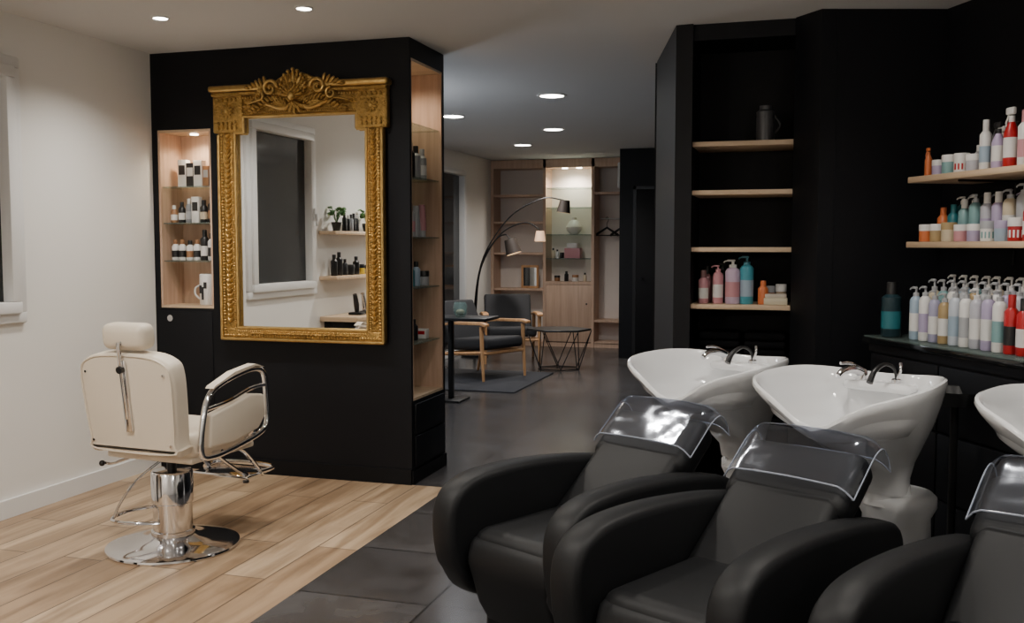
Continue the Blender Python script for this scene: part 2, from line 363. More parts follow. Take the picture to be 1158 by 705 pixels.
# right wall shelves (local frame: x along wall towards viewer, -y into the room)
for z in (1.70,1.415):
    b=MB('wall_shelf',MW); b.box((.22,-.33,z-.026),(1.6,-.003,z),OAKX,.003)
    for s in (.5,1.4): b.tube([(s,-.28,z-.03),(s,-.006,z-.03),(s,-.008,z-.10)],.006,BLKM,6)
    b.done()
b=MB('styling_counter',MW)
b.box((.20,-.47,.10),(1.17,-.004,.93),BLACK2); b.box((.22,-.43,0),(1.15,-.004,.10),BLACK2)
b.box((.15,-.49,.965),(1.19,-.004,.99),BGLOSS,.002); b.box((.155,-.485,.9905),(1.185,-.004,.9965),SGL,.001)
b.box((.19,-.48,.93),(1.18,-.004,.965),BLACK)
for i in range(2):
    for z0,z1 in ((.12,.38),(.39,.65),(.66,.92)): b.box((.215+i*.48,-.486,z0),(.685+i*.48,-.47,z1),BLACK,.003)
b.done()
b=MB('shelf_care_products',MW)
specs=[('spray',.016,.13,OR,OR),('jar',.028,.065,LV,Wt),('jar',.031,.08,TL,Wt),('jar',.031,.08,Wt,Wt,RD),('jar',.030,.07,GP,Wt),('cap',.023,.20,Wt,Wt,LB),('spray',.025,.19,(.45,.36,.55),K,Wt),
 ('spray',.028,.24,RD,Wt,Wt),('cap',.026,.21,Wt,PK,PK),('cap',.028,.24,(.70,.56,.60),PK,Wt)]
row(b,(.24,-.27),(.98,-.27),1.70,specs,.002)
row(b,(.99,-.27),(1.55,-.27),1.70,[('pump',.03,.24,Wt,K,PK),('jar',.04,.1,PK,Wt),('cap',.03,.24,LB,Wt),('pump',.033,.25,CR,K),('jar',.04,.1,TL,K),('cap',.03,.22,RD,Wt)],.004)
row(b,(.36,-.16),(1.5,-.16),1.70,[('jar',.03,.07,Wt,SV),('cap',.024,.12,SV,Wt),('cap',.026,.15,LB,Wt),('spray',.026,.19,Wt,Wt,LV),('cap',.026,.19,GP,K),('spray',.028,.2,Wt,Wt,RD),('cap',.026,.20,RD,K),('pump',.03,.2,Wt,Wt,PK)]*2,.004); b.done()
b=MB('shelf_care_products',MW)
row(b,(.25,-.28),(1.05,-.28),1.415,[('jar',.030,.075,OR,Wt),('jar',.030,.075,GD,Wt),('jar',.031,.08,CR,GD),('jar',.029,.07,PK,Wt),('jar',.030,.07,LV,Wt),('jar',.030,.08,Wt,SV,TL),('jar',.031,.08,LB,LV),('jar',.032,.09,RD,Wt,Wt),('cap',.030,.16,RD,Wt,Wt),('jar',.034,.09,Wt,RD)],.002)
row(b,(1.07,-.28),(1.55,-.28),1.415,[('jar',.036,.09,c,Wt) for c in (PK,TL,OR,CR,LV)],.003)
row(b,(.26,-.20),(1.10,-.20),1.415,[('cap',.025,.15,OR,OR,Wt),('cap',.025,.16,TE,TE,LB),('cap',.025,.18,TL,Wt),('pump',.026,.21,TL,SV),('cap',.026,.2,GP,Wt,LV),('cap',.026,.2,LV,Wt),('pump',.028,.22,CR,SV,Wt),('pump',.028,.24,SV,SV),('pump',.028,.25,(.34,.31,.27),SV,Wt),('pump',.028,.25,Wt,SV,PK),('cap',.028,.22,GP,Wt),('cap',.028,.21,LV,K)],.002)
row(b,(.28,-.12),(1.55,-.12),1.415,[('pump',.028,.21,c,d) for c,d in ((TE,Wt),(SV,Wt),(TE,K),(PK,SV),(SV,K),(Wt,LV),(GP,Wt),(LB,Wt),(CR,K),(TL,Wt),(Wt,PK),(SV,K),(LV,Wt),(PK,Wt),(TL,Wt),(Wt,SV),(CR,Wt))],.003)
row(b,(1.12,-.20),(1.55,-.20),1.415,[('cap',.03,.19,c,Wt) for c in (PK,TE,OR,CR,LV)],.003)
b.done()
b=MB('counter_bottles',MW)
row(b,(.20,-.42),(.32,-.42),.997,[('cap',.042,.24,(.012,.035,.045),K,TE)],.001)
row(b,(.36,-.39),(1.14,-.39),.997,[('pump',.025,.24,LB,SV,Wt),('pump',.025,.245,Wt,SV,LV),('pump',.025,.23,(.33,.32,.45),SV,Wt),('pump',.025,.22,GD,SV,Wt),('pump',.026,.25,(.48,.52,.58),SV,LB),('pump',.026,.25,Wt,SV,SV),('pump',.026,.25,GP,Wt,Wt),('pump',.026,.255,LV,SV,Wt),('pump',.026,.25,Wt,SV,TL),('cap',.026,.22,RD,RD,K),('cap',.026,.21,RD,K,Wt),('cap',.026,.2,(.5,.1,.05),K)],.002)
row(b,(.37,-.31),(1.14,-.31),.997,[('pump',.025,.275,c,SV,d) for c,d in ((CR,Wt),(TL,Wt),(Wt,PK),(SV,K),(GD,Wt),(SV,LB),(Wt,GP),(LV,Wt),(GP,Wt),(Wt,LB),(CR,SV),(PK,Wt))],.002)
row(b,(.38,-.22),(1.14,-.22),.997,[('pump',.026,.295,c,Wt,d) for c,d in ((SV,Wt),(LB,Wt),(TL,Wt),(Wt,SV),(CR,Wt),(GP,Wt),(SV,Wt),(TE,SV),(Wt,PK),(LV,Wt),(LB,Wt))],.003)
b.done()

# ---------------------------------------------------------------- gilded mirror
b=MB('gilded_wall_mirror')
yb=5.198
def gb(x0,x1,z0,z1,d=.045,bev=.012,m=GOLD): b.box((x0,yb-d,z0),(x1,yb,z1),m,bev,3)
xL,xR,zB,zT=-3.405,-2.325,.825,2.33
b.box((-3.36,5.175,.86),(-2.36,5.185,2.2),MIRROR,sm=False)
gb(xL,xL+.115,zB,zT); gb(xR-.105,xR,zB,zT); gb(xL+.004,xR-.004,zB+.002,zB+.075,.049); gb(xL+.004,xR-.004,2.165,zT,.042)
gb(xL-.03,xL+.175,2.07,zT+.01,.055); gb(xR-.165,xR+.03,2.07,zT+.01,.055)
gb(xL-.045,xR+.045,2.310,2.35,.085,.015,GOLDB); gb(xL-.03,xR+.03,2.288,2.309,.07,.006)
def beads(p,q,r,y,m=GOLDB,sp=2.1):
    p=Vector(p);q=Vector(q);n=int((q-p).length/(r*sp))
    for i in range(n+1):
        c=p.lerp(q,i/n); b.ell((c.x,y,c.y),(r,r*.9,r),m,None,8,5)
def rod(p,q,r,y,m=GOLDB): b.tube([(p[0],y,p[1]),(q[0],y,q[1])],r,m,8)
for (p,q) in (((xL+.006,zB+.006),(xL+.006,2.06)),((xR-.006,zB+.006),(xR-.006,2.06)),((xL,zB+.008),(xR,zB+.008))):
    rod(p,q,.010,yb-.05)
for (p,q) in (((xL+.026,zB+.03),(xL+.026,2.06)),((xR-.026,zB+.03),(xR-.026,2.06)),((xL+.03,zB+.03),(xR-.03,zB+.03)),((xL,2.275),(xR,2.275))):
    beads(p,q,.0085,yb-.05)
inn=[(xL+.115,zB+.075),(xL+.115,2.07),(xL+.175,2.07),(xL+.175,2.165),(xR-.165,2.165),(xR-.165,2.07),(xR-.105,2.07),(xR-.105,zB+.075),(xL+.115,zB+.075)]
for p,q in zip(inn,inn[1:]): rod(p,q,.009,yb-.045); 
for p,q in zip(inn,inn[1:]):
    ox=-.018 if p[0]<-2.9 and q[0]<-2.9 and p[0]==q[0] else (.018 if p[0]==q[0] else 0); oz=(.018 if p[1]>1.5 else -.018) if p[1]==q[1] else 0
    beads((p[0]+ox,p[1]+oz),(q[0]+ox,q[1]+oz),.006,yb-.048,GOLDB,2.3)
def leaf(x,z,ang,l,w,d=.014,y=yb-.055,m=GOLDB):
    R=RY(ang); off=R@Vector((0,0,l*.5))
    b.ell((x+off.x,y,z+off.z),(w,d,l*.55),m,R,8,6)
z=.93
while z<2.05:
    for xc in (xL+.066,xR-.060):
        leaf(xc,z,28,.035,.007,y=yb-.047); leaf(xc,z,-28,.035,.007,y=yb-.047); leaf(xc,z,0,.03,.006,.016,y=yb-.047)
    z+=.030
x=-3.2
while x<-2.5:
    leaf(x,.872,90,.03,.006); leaf(x,2.225,90 if x>-2.87 else -90,.035,.008,y=yb-.042); leaf(x,2.225,60,.03,.006,y=yb-.042);leaf(x,2.225,-60,.03,.006,y=yb-.042); x+=.030
for xc in (xL+.072,xR-.067):
    for k in range(10): leaf(xc,2.20,k*36,.042,.010,.010,y=yb-.058,m=GOLD)
    b.ell((xc,yb-.062,2.20),(.014,.012,.014),GOLDB)
    for zz in (2.09,2.115,2.255):
        for dx in (-.06,-.03,0,.03,.06): leaf(xc+dx,zz,0,.022,.008,.010,y=yb-.056,m=GOLD)
# scrolled crest: central plume with C-scrolls and acanthus leaves either side
cx=-2.865
arch=[(cx-.15,2.34),(cx-.11,2.375),(cx-.05,2.40),(cx,2.405),(cx+.05,2.40),(cx+.11,2.375),(cx+.15,2.34)]
ar=[(p.x,p.y) for p in catmull([(x,z,0) for x,z in arch],4)]
b.prism(ar+[(cx+.15,2.20),(cx-.15,2.20)],yb-.074,yb-.03,GOLD,'y',.006,2)
for k in range(-6,7):
    l=.142-.0075*abs(k)**1.25; leaf(cx,2.275,k*13,l,.0150,.022,yb-.092,GOLD if k%2 else GOLDB)
    q=RY(k*13)@Vector((0,0,l)); b.ell((cx+q.x,yb-.100,2.275+q.z),(.011,.014,.011),GOLDB,None,8,6)
for k in range(-4,5): leaf(cx,2.265,k*20,.076,.012,.02,yb-.113,GOLD)
b.ell((cx,yb-.122,2.262),(.024,.020,.026),GOLDB)
for k in (150,180,210,125,235): leaf(cx,2.24,k,.075,.014,.016,yb-.085,GOLD)
def scroll(x0,z0,R0,sg,turns,r,y,ph=0):
    pts=[]
    for i in range(30):
        t=i/29; a=ph+t*turns*2*pi; q=R0*(1-t*.82); pts.append((x0-sg*q*cos(a),y,z0+q*sin(a)))
    b.tube(pts,[r,r*.9,r*.7,r*.5],GOLDB,8)
    b.ell((x0,y,z0),(R0*.2,.012,R0*.2),GOLDB,None,8,6)
for sg in (-1,1):
    scroll(cx+sg*.155,2.315,.050,sg,1.4,.012,yb-.095)
    scroll(cx+sg*.235,2.275,.034,-sg,1.3,.009,yb-.088,pi/2)
    for i in range(6):
        t=i/5; leaf(cx+sg*(.185+.11*t),2.335-.012*t,sg*(15+60*t),.055*(1-.4*t),.0115,.014,yb-.085,GOLD if i%2 else GOLDB)
    b.tube([(cx+sg*.03,yb-.08,2.215),(cx+sg*.10,yb-.075,2.20),(cx+sg*.18,yb-.07,2.225),(cx+sg*.25,yb-.065,2.25),(cx+sg*.33,yb-.055,2.235)],[.014,.012,.010,.007,.004],GOLDB,8,5)
    for i in range(12):
        xx=cx+sg*(.05+i*.023); zz=2.215+.030*sin(i*.42)
        leaf(xx,zz,sg*(30+i*4),.055-.002*i,.011,.014,yb-.080,GOLD); leaf(xx,zz-.005,sg*(125-i*3),.042-.0014*i,.010,.012,yb-.062,GOLD)
b.done()

# ---------------------------------------------------------------- barber chair (front is -y)
Mc=T(-2.80,3.81)@RZ(175)
b=MB('barber_chair',Mc)
b.lathe((0,0,0),[(.295,0),(.30,.008),(.298,.016),(.27,.026),(.20,.038),(.12,.050),(.105,.06)],CHROME,48)
b.lathe((0,0,.05),[(.098,0),(.098,.03),(.088,.035),(.088,.16),(.094,.165),(.094,.30),(.088,.31),(.05,.315)],CHROME,32)
b.cyl((0,0,.36),.022,.10,BLKM); b.box((-.11,-.12,.43),(.11,.12,.455),BLKM,.005)
b.M=T(-.03,0,0)
b.box((-.25,-.27,.455),(.25,.19,.575),CREAM,.045,4)
b.box((-.24,-.26,.44),(.24,.18,.47),CREAM,.01)
b.M=T(-.04,.235,.50)@RX(-7)
bp=[(-.21,.0),(.21,.0),(.235,.055),(.25,.24),(.25,.36),(.222,.412),(.12,.442),(-.12,.442),(-.222,.412),(-.25,.36),(-.25,.24),(-.235,.055)]
bpc=[(p.x,p.y) for p in catmull([(x,z,0) for x,z in bp],4,True)]
b.prism(bpc,-.055,.045,CREAM,'y',.022,4)
for sx in (-.23,.23):
    for z in (.05,.36): b.cyl((sx*.92,.052,z),.006,.008,CHROME,8,RX(90))
pip=[(x*.965,.044,.22+(z-.22)*.96) for x,z in bpc]; b.tube(pip,.0045,CREAM,6,0,True)
b.box((-.019,.047,.10),(.019,.057,.42),CHROME,.004); b.box((-.009,.056,.16),(.009,.066,.50),CHROME,.003)
b.cyl((0,.075,.38),.016,.02,BLKP,12,RX(90))
b.tube([(0,.06,.40),(0,.06,.48),(0,.02,.51)],.008,CHROME,8)
b.box((-.115,-.055,.456),(.115,.045,.57),CREAM,.035,4)
b.M=T(-.03,0,0)
for sg in (-1,1):
    xx=sg*.30
    lp=[(xx,.19,.50),(xx,.17,.66),(xx,.12,.755),(xx,0,.80),(xx,-.17,.825),(xx,-.255,.80),(xx,-.275,.70),(xx,-.28,.57),(xx,-.23,.52),(xx,-.05,.485),(xx,.12,.47)]
    b.tube(lp,.0135,CHROME,10,6,True)
    b.tube([(xx,.16,.685),(xx,0,.70),(xx,-.15,.735),(xx,-.262,.74)],.010,CHROME,8,4)
    pp=[(.15,.515),(.14,.66),(.0,.685),(-.14,.715),(-.245,.70),(-.255,.60),(-.2,.545),(-.02,.51)]
    b.prism(pp,xx-.022-.006*sg,xx+.022-.006*sg,CREAM,'x',.012,3)
    b.prism([(.13,.775),(-.02,.818),(-.17,.842),(-.24,.83),(-.17,.852),(-.02,.832),(.12,.785)],xx-.022,xx+.022,CREAM,'x')
    b.tube([(sg*.25,.05,.47),(xx,.05,.48)],.012,CHROME,8)
    b.tube([(sg*.25,-.18,.50),(xx,-.18,.535)],.012,CHROME,8)
for sg in (-1,1):
    b.tube([(sg*.14,-.20,.45),(sg*.15,-.30,.40),(sg*.16,-.43,.26)],.010,CHROME,8,3)
b.tube([(-.17,-.40,.28),(-.17,-.50,.285),(0,-.53,.285),(.17,-.50,.285),(.17,-.40,.28)],.011,CHROME,8,5)
b.box((-.165,-.50,.262),(.165,-.30,.276),CHROME,.006)
b.cyl((-.05,-.44,.215),.006,.05,CHROME,8); b.cyl((-.05,-.44,.205),.016,.012,BLKP,10)
b.tube([(-.13,-.1,.43),(-.14,-.25,.32),(-.14,-.34,.275)],.009,CHROME,8,3)
b.M=Matrix()
b.tube([(-.05,.02,.12),(.08,.16,.14),(.18,.19,.15),(.21,.10,.16),(.14,.0,.17),(.07,.0,.17)],.008,CHROME,8,5)
b.tube([(.05,.02,.40),(.12,.10,.32),(.17,.15,.22),(.19,.17,.155)],.006,CHROME,8,5)
b.tube([(.10,.05,.45),(.22,.12,.40),(.24,.16,.405)],.006,CHROME,8,4); b.ell((.25,.17,.405),(.014,.014,.014),BLKP)
b.done()

# ---------------------------------------------------------------- backwash chairs (front is -y)
def backwash(x,y,rz):
    M=T(x,y)@RZ(rz); b=MB('shampoo_backwash_chair',M)
    prof=[(.31,.15),(.285,.35),(.31,.525),(.50,.582),(.80,.615),(1.03,.620),(1.18,.600),(1.262,.540),(1.280,.43),(1.248,.29),(1.15,.19),(.90,.14),(.6,.13)]
    pc=[(-p.x,p.y) for p in catmull([(a,z,0) for a,z in prof],5,True)]
    n=len(pc); cen=Vector((sum(p[0] for p in pc)/n,sum(p[1] for p in pc)/n))
    def inset(k):
        out=[]
        for i in range(n):
            a=Vector(pc[i-1]);c=Vector(pc[(i+1)%n]); d=(c-a).normalized(); out.append(Vector(pc[i])+Vector((-d.y,d.x))*k)
        return out
    sgn=1 if sum((p-cen).length for p in inset(.02))<sum((Vector(p)-cen).length for p in pc) else -1
    for sg in (-1,1):
        xc=sg*.243; hw=.055; r=.028; LL=[]
        for k in range(9):
            a=pi*k/8-pi/2
            s_=1 if a>1e-6 else (-1 if a<-1e-6 else 0)
            q=inset(sgn*r*(1-cos(a)))
            LL.append([(xc+(hw-r)*s_+r*sin(a)+sg*.012*max(0,(-v.x-.6)/.6)*(v.y>.3),v.x,v.y) for v in q])
        b.loops(LL,LEATH)
    b.box((-.192,-1.14,.03),(.192,-.42,.30),LEATH,.03,3)
    b.prism([(-1.10,.05),(-1.18,.18),(-1.235,.34),(-1.21,.42),(-1.0,.435),(-1.0,.05)],-.191,.191,LEATH,'x',.035,4)
    b.box((-.190,-1.205,.29),(.190,-.60,.445),LEATH,.05,4)
    b.box((-.25,-.95,.0),(.25,-.20,.13),BLKP,.02,2)
    b.prism([(-.40,.735),(-.83,.40),(-.72,.28),(-.30,.645)],-.19,.19,LEATH,'x',.035,4)
    b.prism([(-.365,.765),(-.56,.61),(-.49,.52),(-.295,.67)],-.212,.212,LEATH,'x',.045,5)
    b.box((-.19,-.52,.13),(.19,-.20,.45),LEATH,.03,3)
    pr=catmull([(-.262,.715,0),(-.285,.768,0),(-.325,.798,0),(-.378,.783,0),(-.45,.728,0),(-.52,.672,0)],5)
    G=[]
    U=[-1+2*i/20 for i in range(21)]
    for p in pr:
        l=[]
        for u in U:
            au=abs(u); drop=0 if au<.80 else ((au-.80)/.20)**1.7*.035
            l.append((.224*u, p.x+drop*.5, p.y+.008*cos(u*pi/2)-drop))
        G.append(l)
    b.loops(G,FILM,closed=False)
    b.tube(G[-1],.0030,FEDGE,6); b.tube([g[0] for g in G],.0024,FEDGE,6); b.tube([g[-1] for g in G],.0024,FEDGE,6); b.tube(G[0],.0024,FEDGE,6)
    # ceramic basin
    N=64
    def rim(a):
        cx_,sy=cos(a),sin(a); e=2/2.6
        X=.312*math.copysign(abs(cx_)**e,cx_); Yy=.295*math.copysign(abs(sy)**e,sy)
        X*=1-.10*(Yy/.295)
        zv=.022*(Yy/.295)+.04*(abs(X)/.312)**2
        if Yy<0: zv-=.085*math.exp(-(X/.13)**2)*min(1,-Yy/.2)
        return X-.035,Yy+.02,zv
    spec=[(.27,.21,-.385,0),(.29,.208,-.33,0),(.40,.175,-.265,.05),(.58,.12,-.20,.25),(.76,.07,-.13,.5),(.90,.03,-.065,.8),(.975,.006,-.02,.95),(1,0,.002,1),(.992,0,.012,1),(.965,0,.015,1),(.935,0,.006,1),
          (.90,.005,-.03,.9),(.84,.01,-.085,.6),(.70,.02,-.13,.3),(.45,.04,-.155,.1),(.2,.06,-.165,0),(.03,.06,-.167,0)]
    rm=[rim(2*pi*k/N) for k in range(N)]
    LL=[[(q[0]*sc+.02*max(0,-dz)/.385,q[1]*sc+dy,.885+dz+q[2]*f) for q in rm] for sc,dy,dz,f in spec]
    b.loops(LL,CERAM)
    b.cyl((0,.06,.721),.022,.004,CHROME,16)
    b.lathe((.015,.225,.455),[(.095,0),(.085,.03),(.08,.07)],CERAM,28)
    b.lathe((.03,.275,0),[(.16,0),(.16,.03),(.125,.06),(.12,.40),(.14,.44),(.14,.475),(.125,.49),(.09,.492)],PEDE,36)
    b.box((-.16,.20,.860),(.10,.295,.897),CERAM,.018,3)
    b.lathe((-.10,.245,.897),[(.022,0),(.022,.015),(.018,.035),(.010,.042)],CHROME,16)
    b.tube([(-.10,.245,.920),(-.11,.19,.940),(-.12,.13,.937),(-.125,.10,.920)],[.017,.016,.013,.011],CHROME,10,4)
    b.tube([(-.10,.245,.935),(-.125,.20,.960),(-.145,.16,.962)],[.007,.006,.006],CHROME,8,4)
    b.lathe((.03,.245,.897),[(.018,0),(.018,.012),(.012,.016)],CHROME,14)
    b.tube([(.03,.245,.905),(.025,.235,.950),(.005,.20,.967),(-.01,.15,.945),(-.015,.12,.905)],[.005,.006,.007,.010,.013],BLKP,8,5)
    b.tube([(.03,.245,.905),(.045,.245,.945),(.04,.255,.970)],.006,CHROME,8,4)
    return b.done(50)
backwash(-.350,4.046,-27.6); backwash(.185,3.590,-27.6); backwash(.872,3.262,-27.6)

# tool trolley
b=MB('salon_trolley',T(.545,3.95))
b.lathe((0,0,.80),[(.02,0),(.09,.005),(.115,.05),(.12,.06),(.11,.058),(.085,.012),(.02,.01)],BLKP,28)
b.cyl((0,0,.05),.015,.76,BLKM,12)
for k in range(5):
    a=k*2*pi/5; b.tube([(0,0,.06),(.10*cos(a),.10*sin(a),.05)],.010,BLKM,8); b.ell((.10*cos(a),.10*sin(a),.022),(.02,.012,.022),BLKP,None,10,6)
b.done()

# ---------------------------------------------------------------- left wall shelves (seen in the mirror)
for z,d in ((1.52,.16),(1.14,.16)):
    b=MB('wall_shelf'); b.box((-3.908,2.0,z-.03),(-3.908+d,3.0,z),OAKX,.003); b.done()
b=MB('styling_desk'); b.box((-3.908,1.7,.76),(-3.56,3.0,.80),OAKX,.004)
for y in (1.75,2.93): b.box((-3.89,y,0),(-3.60,y+.03,.76),BLACK,.003)
b.done()
LEAF=mat('plant_leaf',(.05,.16,.03),.5)
for y in (2.85,2.25):
    b=MB('potted_plant'); b.lathe((-3.82,y,1.5208),[(.03,0),(.045,.07),(.048,.075),(.04,.07)],col((.03,.03,.03)),16)
    for k in range(22):
        a=random.uniform(0,2*pi); l=random.uniform(.05,.11); h=random.uniform(.06,.13); q=min(.06,l*.8)
        b.tube([(-3.82,y,1.58),(-3.82+q*.5*cos(a),y+l*.5*sin(a),1.59+h*.8),(-3.82+q*cos(a),y+l*sin(a),1.59+h)],.002,LEAF,4,2)
        b.ell((-3.82+q*cos(a),y+l*sin(a),1.59+h),(.022,.028,.005),LEAF,RX(random.uniform(-40,40))@RY(random.uniform(-40,40)),8,5)
    b.done()
b=MB('beard_care_bottles'); row(b,(-3.83,2.4),(-3.83,2.70),1.52,[('cap',.022,.15,K,Wt),('cap',.022,.16,K,K),('cap',.022,.15,GR,K),('cap',.02,.14,K,Wt),('cap',.022,.16,K,K)]); b.done()
b=MB('beard_care_bottles'); row(b,(-3.83,2.1),(-3.83,2.95),1.14,[('jar',.04,.06,OR,K),('jar',.04,.08,CR,K),('jar',.03,.09,(.7,.5,.05),K),('cap',.03,.16,K,K),('jar',.035,.09,K,K),('cap',.024,.14,K,K),('cap',.03,.2,K,K),('cap',.03,.18,K,K)]); b.done()
b=MB('hair_clippers')
for i,y in enumerate((2.2,2.4,2.57,2.72)):
    b.box((-3.76,y-.05,.8008),(-3.64,y+.05,.825),BLKP,.008)
    b.tube([(-3.70,y,.82),(-3.70,y+.01,.89),(-3.70,y+.04,.98)],[.018,.024,.018],BLKP if i%2 else CHROME,10,3)
b.done()

# ---------------------------------------------------------------- waiting lounge
UPH=mat('charcoal_upholstery',(.018,.018,.02),.75,bump=.2,bscale=200)
def armchair(x,y,rz,z=0):
    b=MB('lounge_armchair',T(x,y,z)@RZ(rz))
    for sg in (-1,1):
        s=sg*.32
        b.tube([(s,-.33,0),(s,-.31,.30),(s,-.30,.56)],[.014,.02,.022],WARMWOOD,8)
        b.tube([(s,.36,0),(s,.30,.30),(s,.27,.54)],[.014,.02,.022],WARMWOOD,8)
        b.prism([(-.38,.56),(-.30,.575),(.05,.565),(.34,.535),(.34,.555),(.05,.595),(-.30,.605),(-.38,.59)],s-.035,s+.035,WARMWOOD,'x',.006,2)
        b.tube([(s,-.31,.29),(s,.30,.24)],.018,WARMWOOD,8)
    b.tube([(-.32,-.31,.28),(.32,-.31,.28)],.018,WARMWOOD,8); b.tube([(-.32,.28,.24),(.32,.28,.24)],.018,WARMWOOD,8)
    b.box((-.29,-.34,.30),(.29,.24,.42),UPH,.04,4,RX(-4))
    b.prism([(.18,.36),(.40,.80),(.50,.76),(.30,.32)],-.29,.29,UPH,'x',.03,4)
    b.done()
armchair(-3.28,9.75,65,.0125); armchair(-3.42,11.25,22)
b=MB('area_rug'); RUG=mat('dark_rug',(.03,.03,.034),.95,bump=.5,bscale=150,var=.4,vscale=3)
b.box((-4.15,8.75,0.0),(-2.62,10.25,.012),RUG,.004); b.done()
b=MB('wire_coffee_table',T(-2.66,10.65))
top=[(.37*cos(k*pi/3+.3),.33*sin(k*pi/3+.3)) for k in range(6)]
b.prism(top,.44,.46,BLKM,'z',.004,1)
bot=[(.25*cos(k*pi/3+.3+pi/6),.22*sin(k*pi/3+.3+pi/6)) for k in range(6)]
for k in range(6):
    p=top[k]; q=bot[k]; q2=bot[k-1]; m2=bot[(k+1)%6]
    b.tube([(*p,.44),(*q,.012)],.006,BLKM,6); b.tube([(*p,.44),(*q2,.012)],.006,BLKM,6); b.tube([(*q,.008),(*m2,.008)],.006,BLKM,6)
b.done()
b=MB('console_table'); b.box((-3.25,8.0,.735),(-2.66,8.4,.76),BLKM,.004); b.box((-3.07,8.17,0.02),(-3.03,8.23,.735),BLKM,.004); b.box((-3.30,8.05,0),(-2.92,8.35,.018),BLKM,.004)
b.done()
b=MB('glass_vase'); b.lathe((-2.96,8.2,.7608),[(.04,0),(.06,.03),(.065,.09),(.05,.13),(.045,.13),(.058,.09),(.05,.03),(.03,.012)],SGL,20)
b.ell((-2.96,8.2,.80),(.042,.042,.03),col((.45,.33,.2)))
b.done()
b=MB('arc_floor_lamp')
bx_,by_=-3.98,11.55
b.lathe((bx_,by_,.0),[(.17,0),(.17,.025),(.02,.03)],BLKM,28)
SH=mat('lamp_shade_brown',(.045,.033,.026),.6); SHI=mat('lamp_shade_lining',(.85,.55,.3),.6,emit=1.2)
arms=[([(bx_,by_,.02),(bx_+.02,by_,.7),(bx_+.12,by_,1.25),(bx_+.45,by_+.05,1.75),(bx_+.85,by_+.08,1.97),(-2.90,11.65,1.96)],(-2.86,11.65,1.80),.085,SH,(0,8)),
 ([(bx_-.02,by_+.02,.02),(bx_,by_+.02,.7),(bx_+.1,by_+.02,1.2),(bx_+.35,by_+.03,1.55),(bx_+.65,by_+.04,1.68),(-3.16,11.6,1.60)],(-3.14,11.6,1.45),.07,mat('lamp_shade_light',(.65,.42,.26),.6,emit=.9),(0,0)),
 ([(bx_+.02,by_-.02,.02),(bx_+.03,by_-.02,.6),(bx_+.1,by_-.05,1.1),(bx_+.3,by_-.1,1.45),(bx_+.45,by_-.15,1.53),(-3.46,11.35,1.48)],(-3.40,11.35,1.30),.10,SH,(0,-18))]
for pts,c,r,m,(ax,ay) in arms:
    b.tube(pts,.009,BLKM,6,6)
    R=RY(ay)
    b.lathe(c,[(r,0),(r*.7,r*1.8)],m,20,R); b.lathe((c[0],c[1],c[2]-.003),[(r*.9,0),(r*.9,.002)],SHI,20,R)
    b.tube([pts[-1],(c[0],c[1],c[2]+r*1.8)],.008,BLKM,6)
b.done()
b=MB('built_in_shelving'); yf,yk=13.0,13.355
xs=[-4.235,-3.46,-2.78,-2.215]
WB=mat('shelf_back_white',(.76,.69,.63),.6)
OAKP=wood('pale_oak',(.52,.34,.24),(.64,.45,.33),'Z')
for i,x in enumerate(xs): b.box((x-.0 if i==0 else x-.02,yf,0),(x+.04 if i==0 else (x+.02 if i<3 else x),yk-.02,2.575),OAKP,sm=False)
b.box((xs[0],yk-.02,0),(xs[3],yk,2.575),WB,sm=False)
b.box((xs[0]+.04,yf,2.46),(xs[3],yk-.02,2.575),OAKP,sm=False); b.box((xs[0]+.04,yf+.02,0),(xs[3],yk-.02,.06),OAKP,sm=False)
for z in (2.10,1.73,1.30,.80): b.box((xs[0]+.04,yf+.02,z-.03),(xs[1]-.02,yk-.02,z),OAKP,sm=False)
for z in (2.19,1.92,1.55,1.22): b.box((xs[1]+.02,yf+.03,z-.012),(xs[2]-.02,yk-.02,z),SGL)
b.box((xs[1]+.02,yf,.86),(xs[2]-.02,yk-.02,.90),OAKP,sm=False); b.box((xs[1]+.022,yf+.005,.07),(xs[2]-.022,yf+.03,.855),OAKP,.003)
b.cyl((-2.86,yf+.005,.60),.012,.02,CHROME,10,RX(90))
for z in (2.12,.38,.08): b.box((xs[2]+.02,yf+.02,z-.03),(xs[3]-.02,yk-.02,z),OAKP,sm=False)
b.tube([(xs[2]+.02,yf+.18,1.76),(xs[3]-.02,yf+.18,1.76)],.012,CHROME,8)
for x in (-3.2,-3.0): b.cyl((x,yf+.12,2.452),.04,.007,LAMPON,14)
b.done()
b=MB('coat_hangers')
for x,a in ((-2.62,15),(-2.42,-10)):
    R=RZ(a)
    def P(u,z): v=R@Vector((u,0,0)); return (x+v.x,yf+.18+v.y,z)
    b.tube([P(-.16,1.53),P(-.14,1.55),P(0,1.64),P(.14,1.55),P(.16,1.53)],.018,BLKP,6); b.tube([P(-.15,1.535),P(.15,1.535)],.008,BLKP,6)
    b.tube([P(0,1.64),P(0,1.70),(x+.018,yf+.18,1.735),(x+.018,yf+.18,1.772),(x,yf+.18,1.782),(x-.018,yf+.18,1.77)],.005,BLKP,6,4)
b.done()
b=MB('ceramic_vase'); b.lathe((-3.08,yf+.17,1.5508),[(.05,0),(.10,.05),(.11,.10),(.07,.17),(.03,.20),(.035,.23),(.028,.23)],col((.7,.68,.62)),22); b.done()
b=MB('gift_boxes'); b.box((-3.2,yf+.1,1.2205),(-2.98,yf+.26,1.36),col(PK),.004); b.box((-3.17,yf+.11,1.3605),(-3.02,yf+.25,1.43),col(Wt),.004); b.done()
b=MB('hair_product_bottles'); row(b,(-3.40,yf+.15),(-3.22,yf+.15),1.22,[('cap',.025,.14,CR,K),('cap',.025,.12,Wt,K),('jar',.03,.08,K,K)]); b.done()
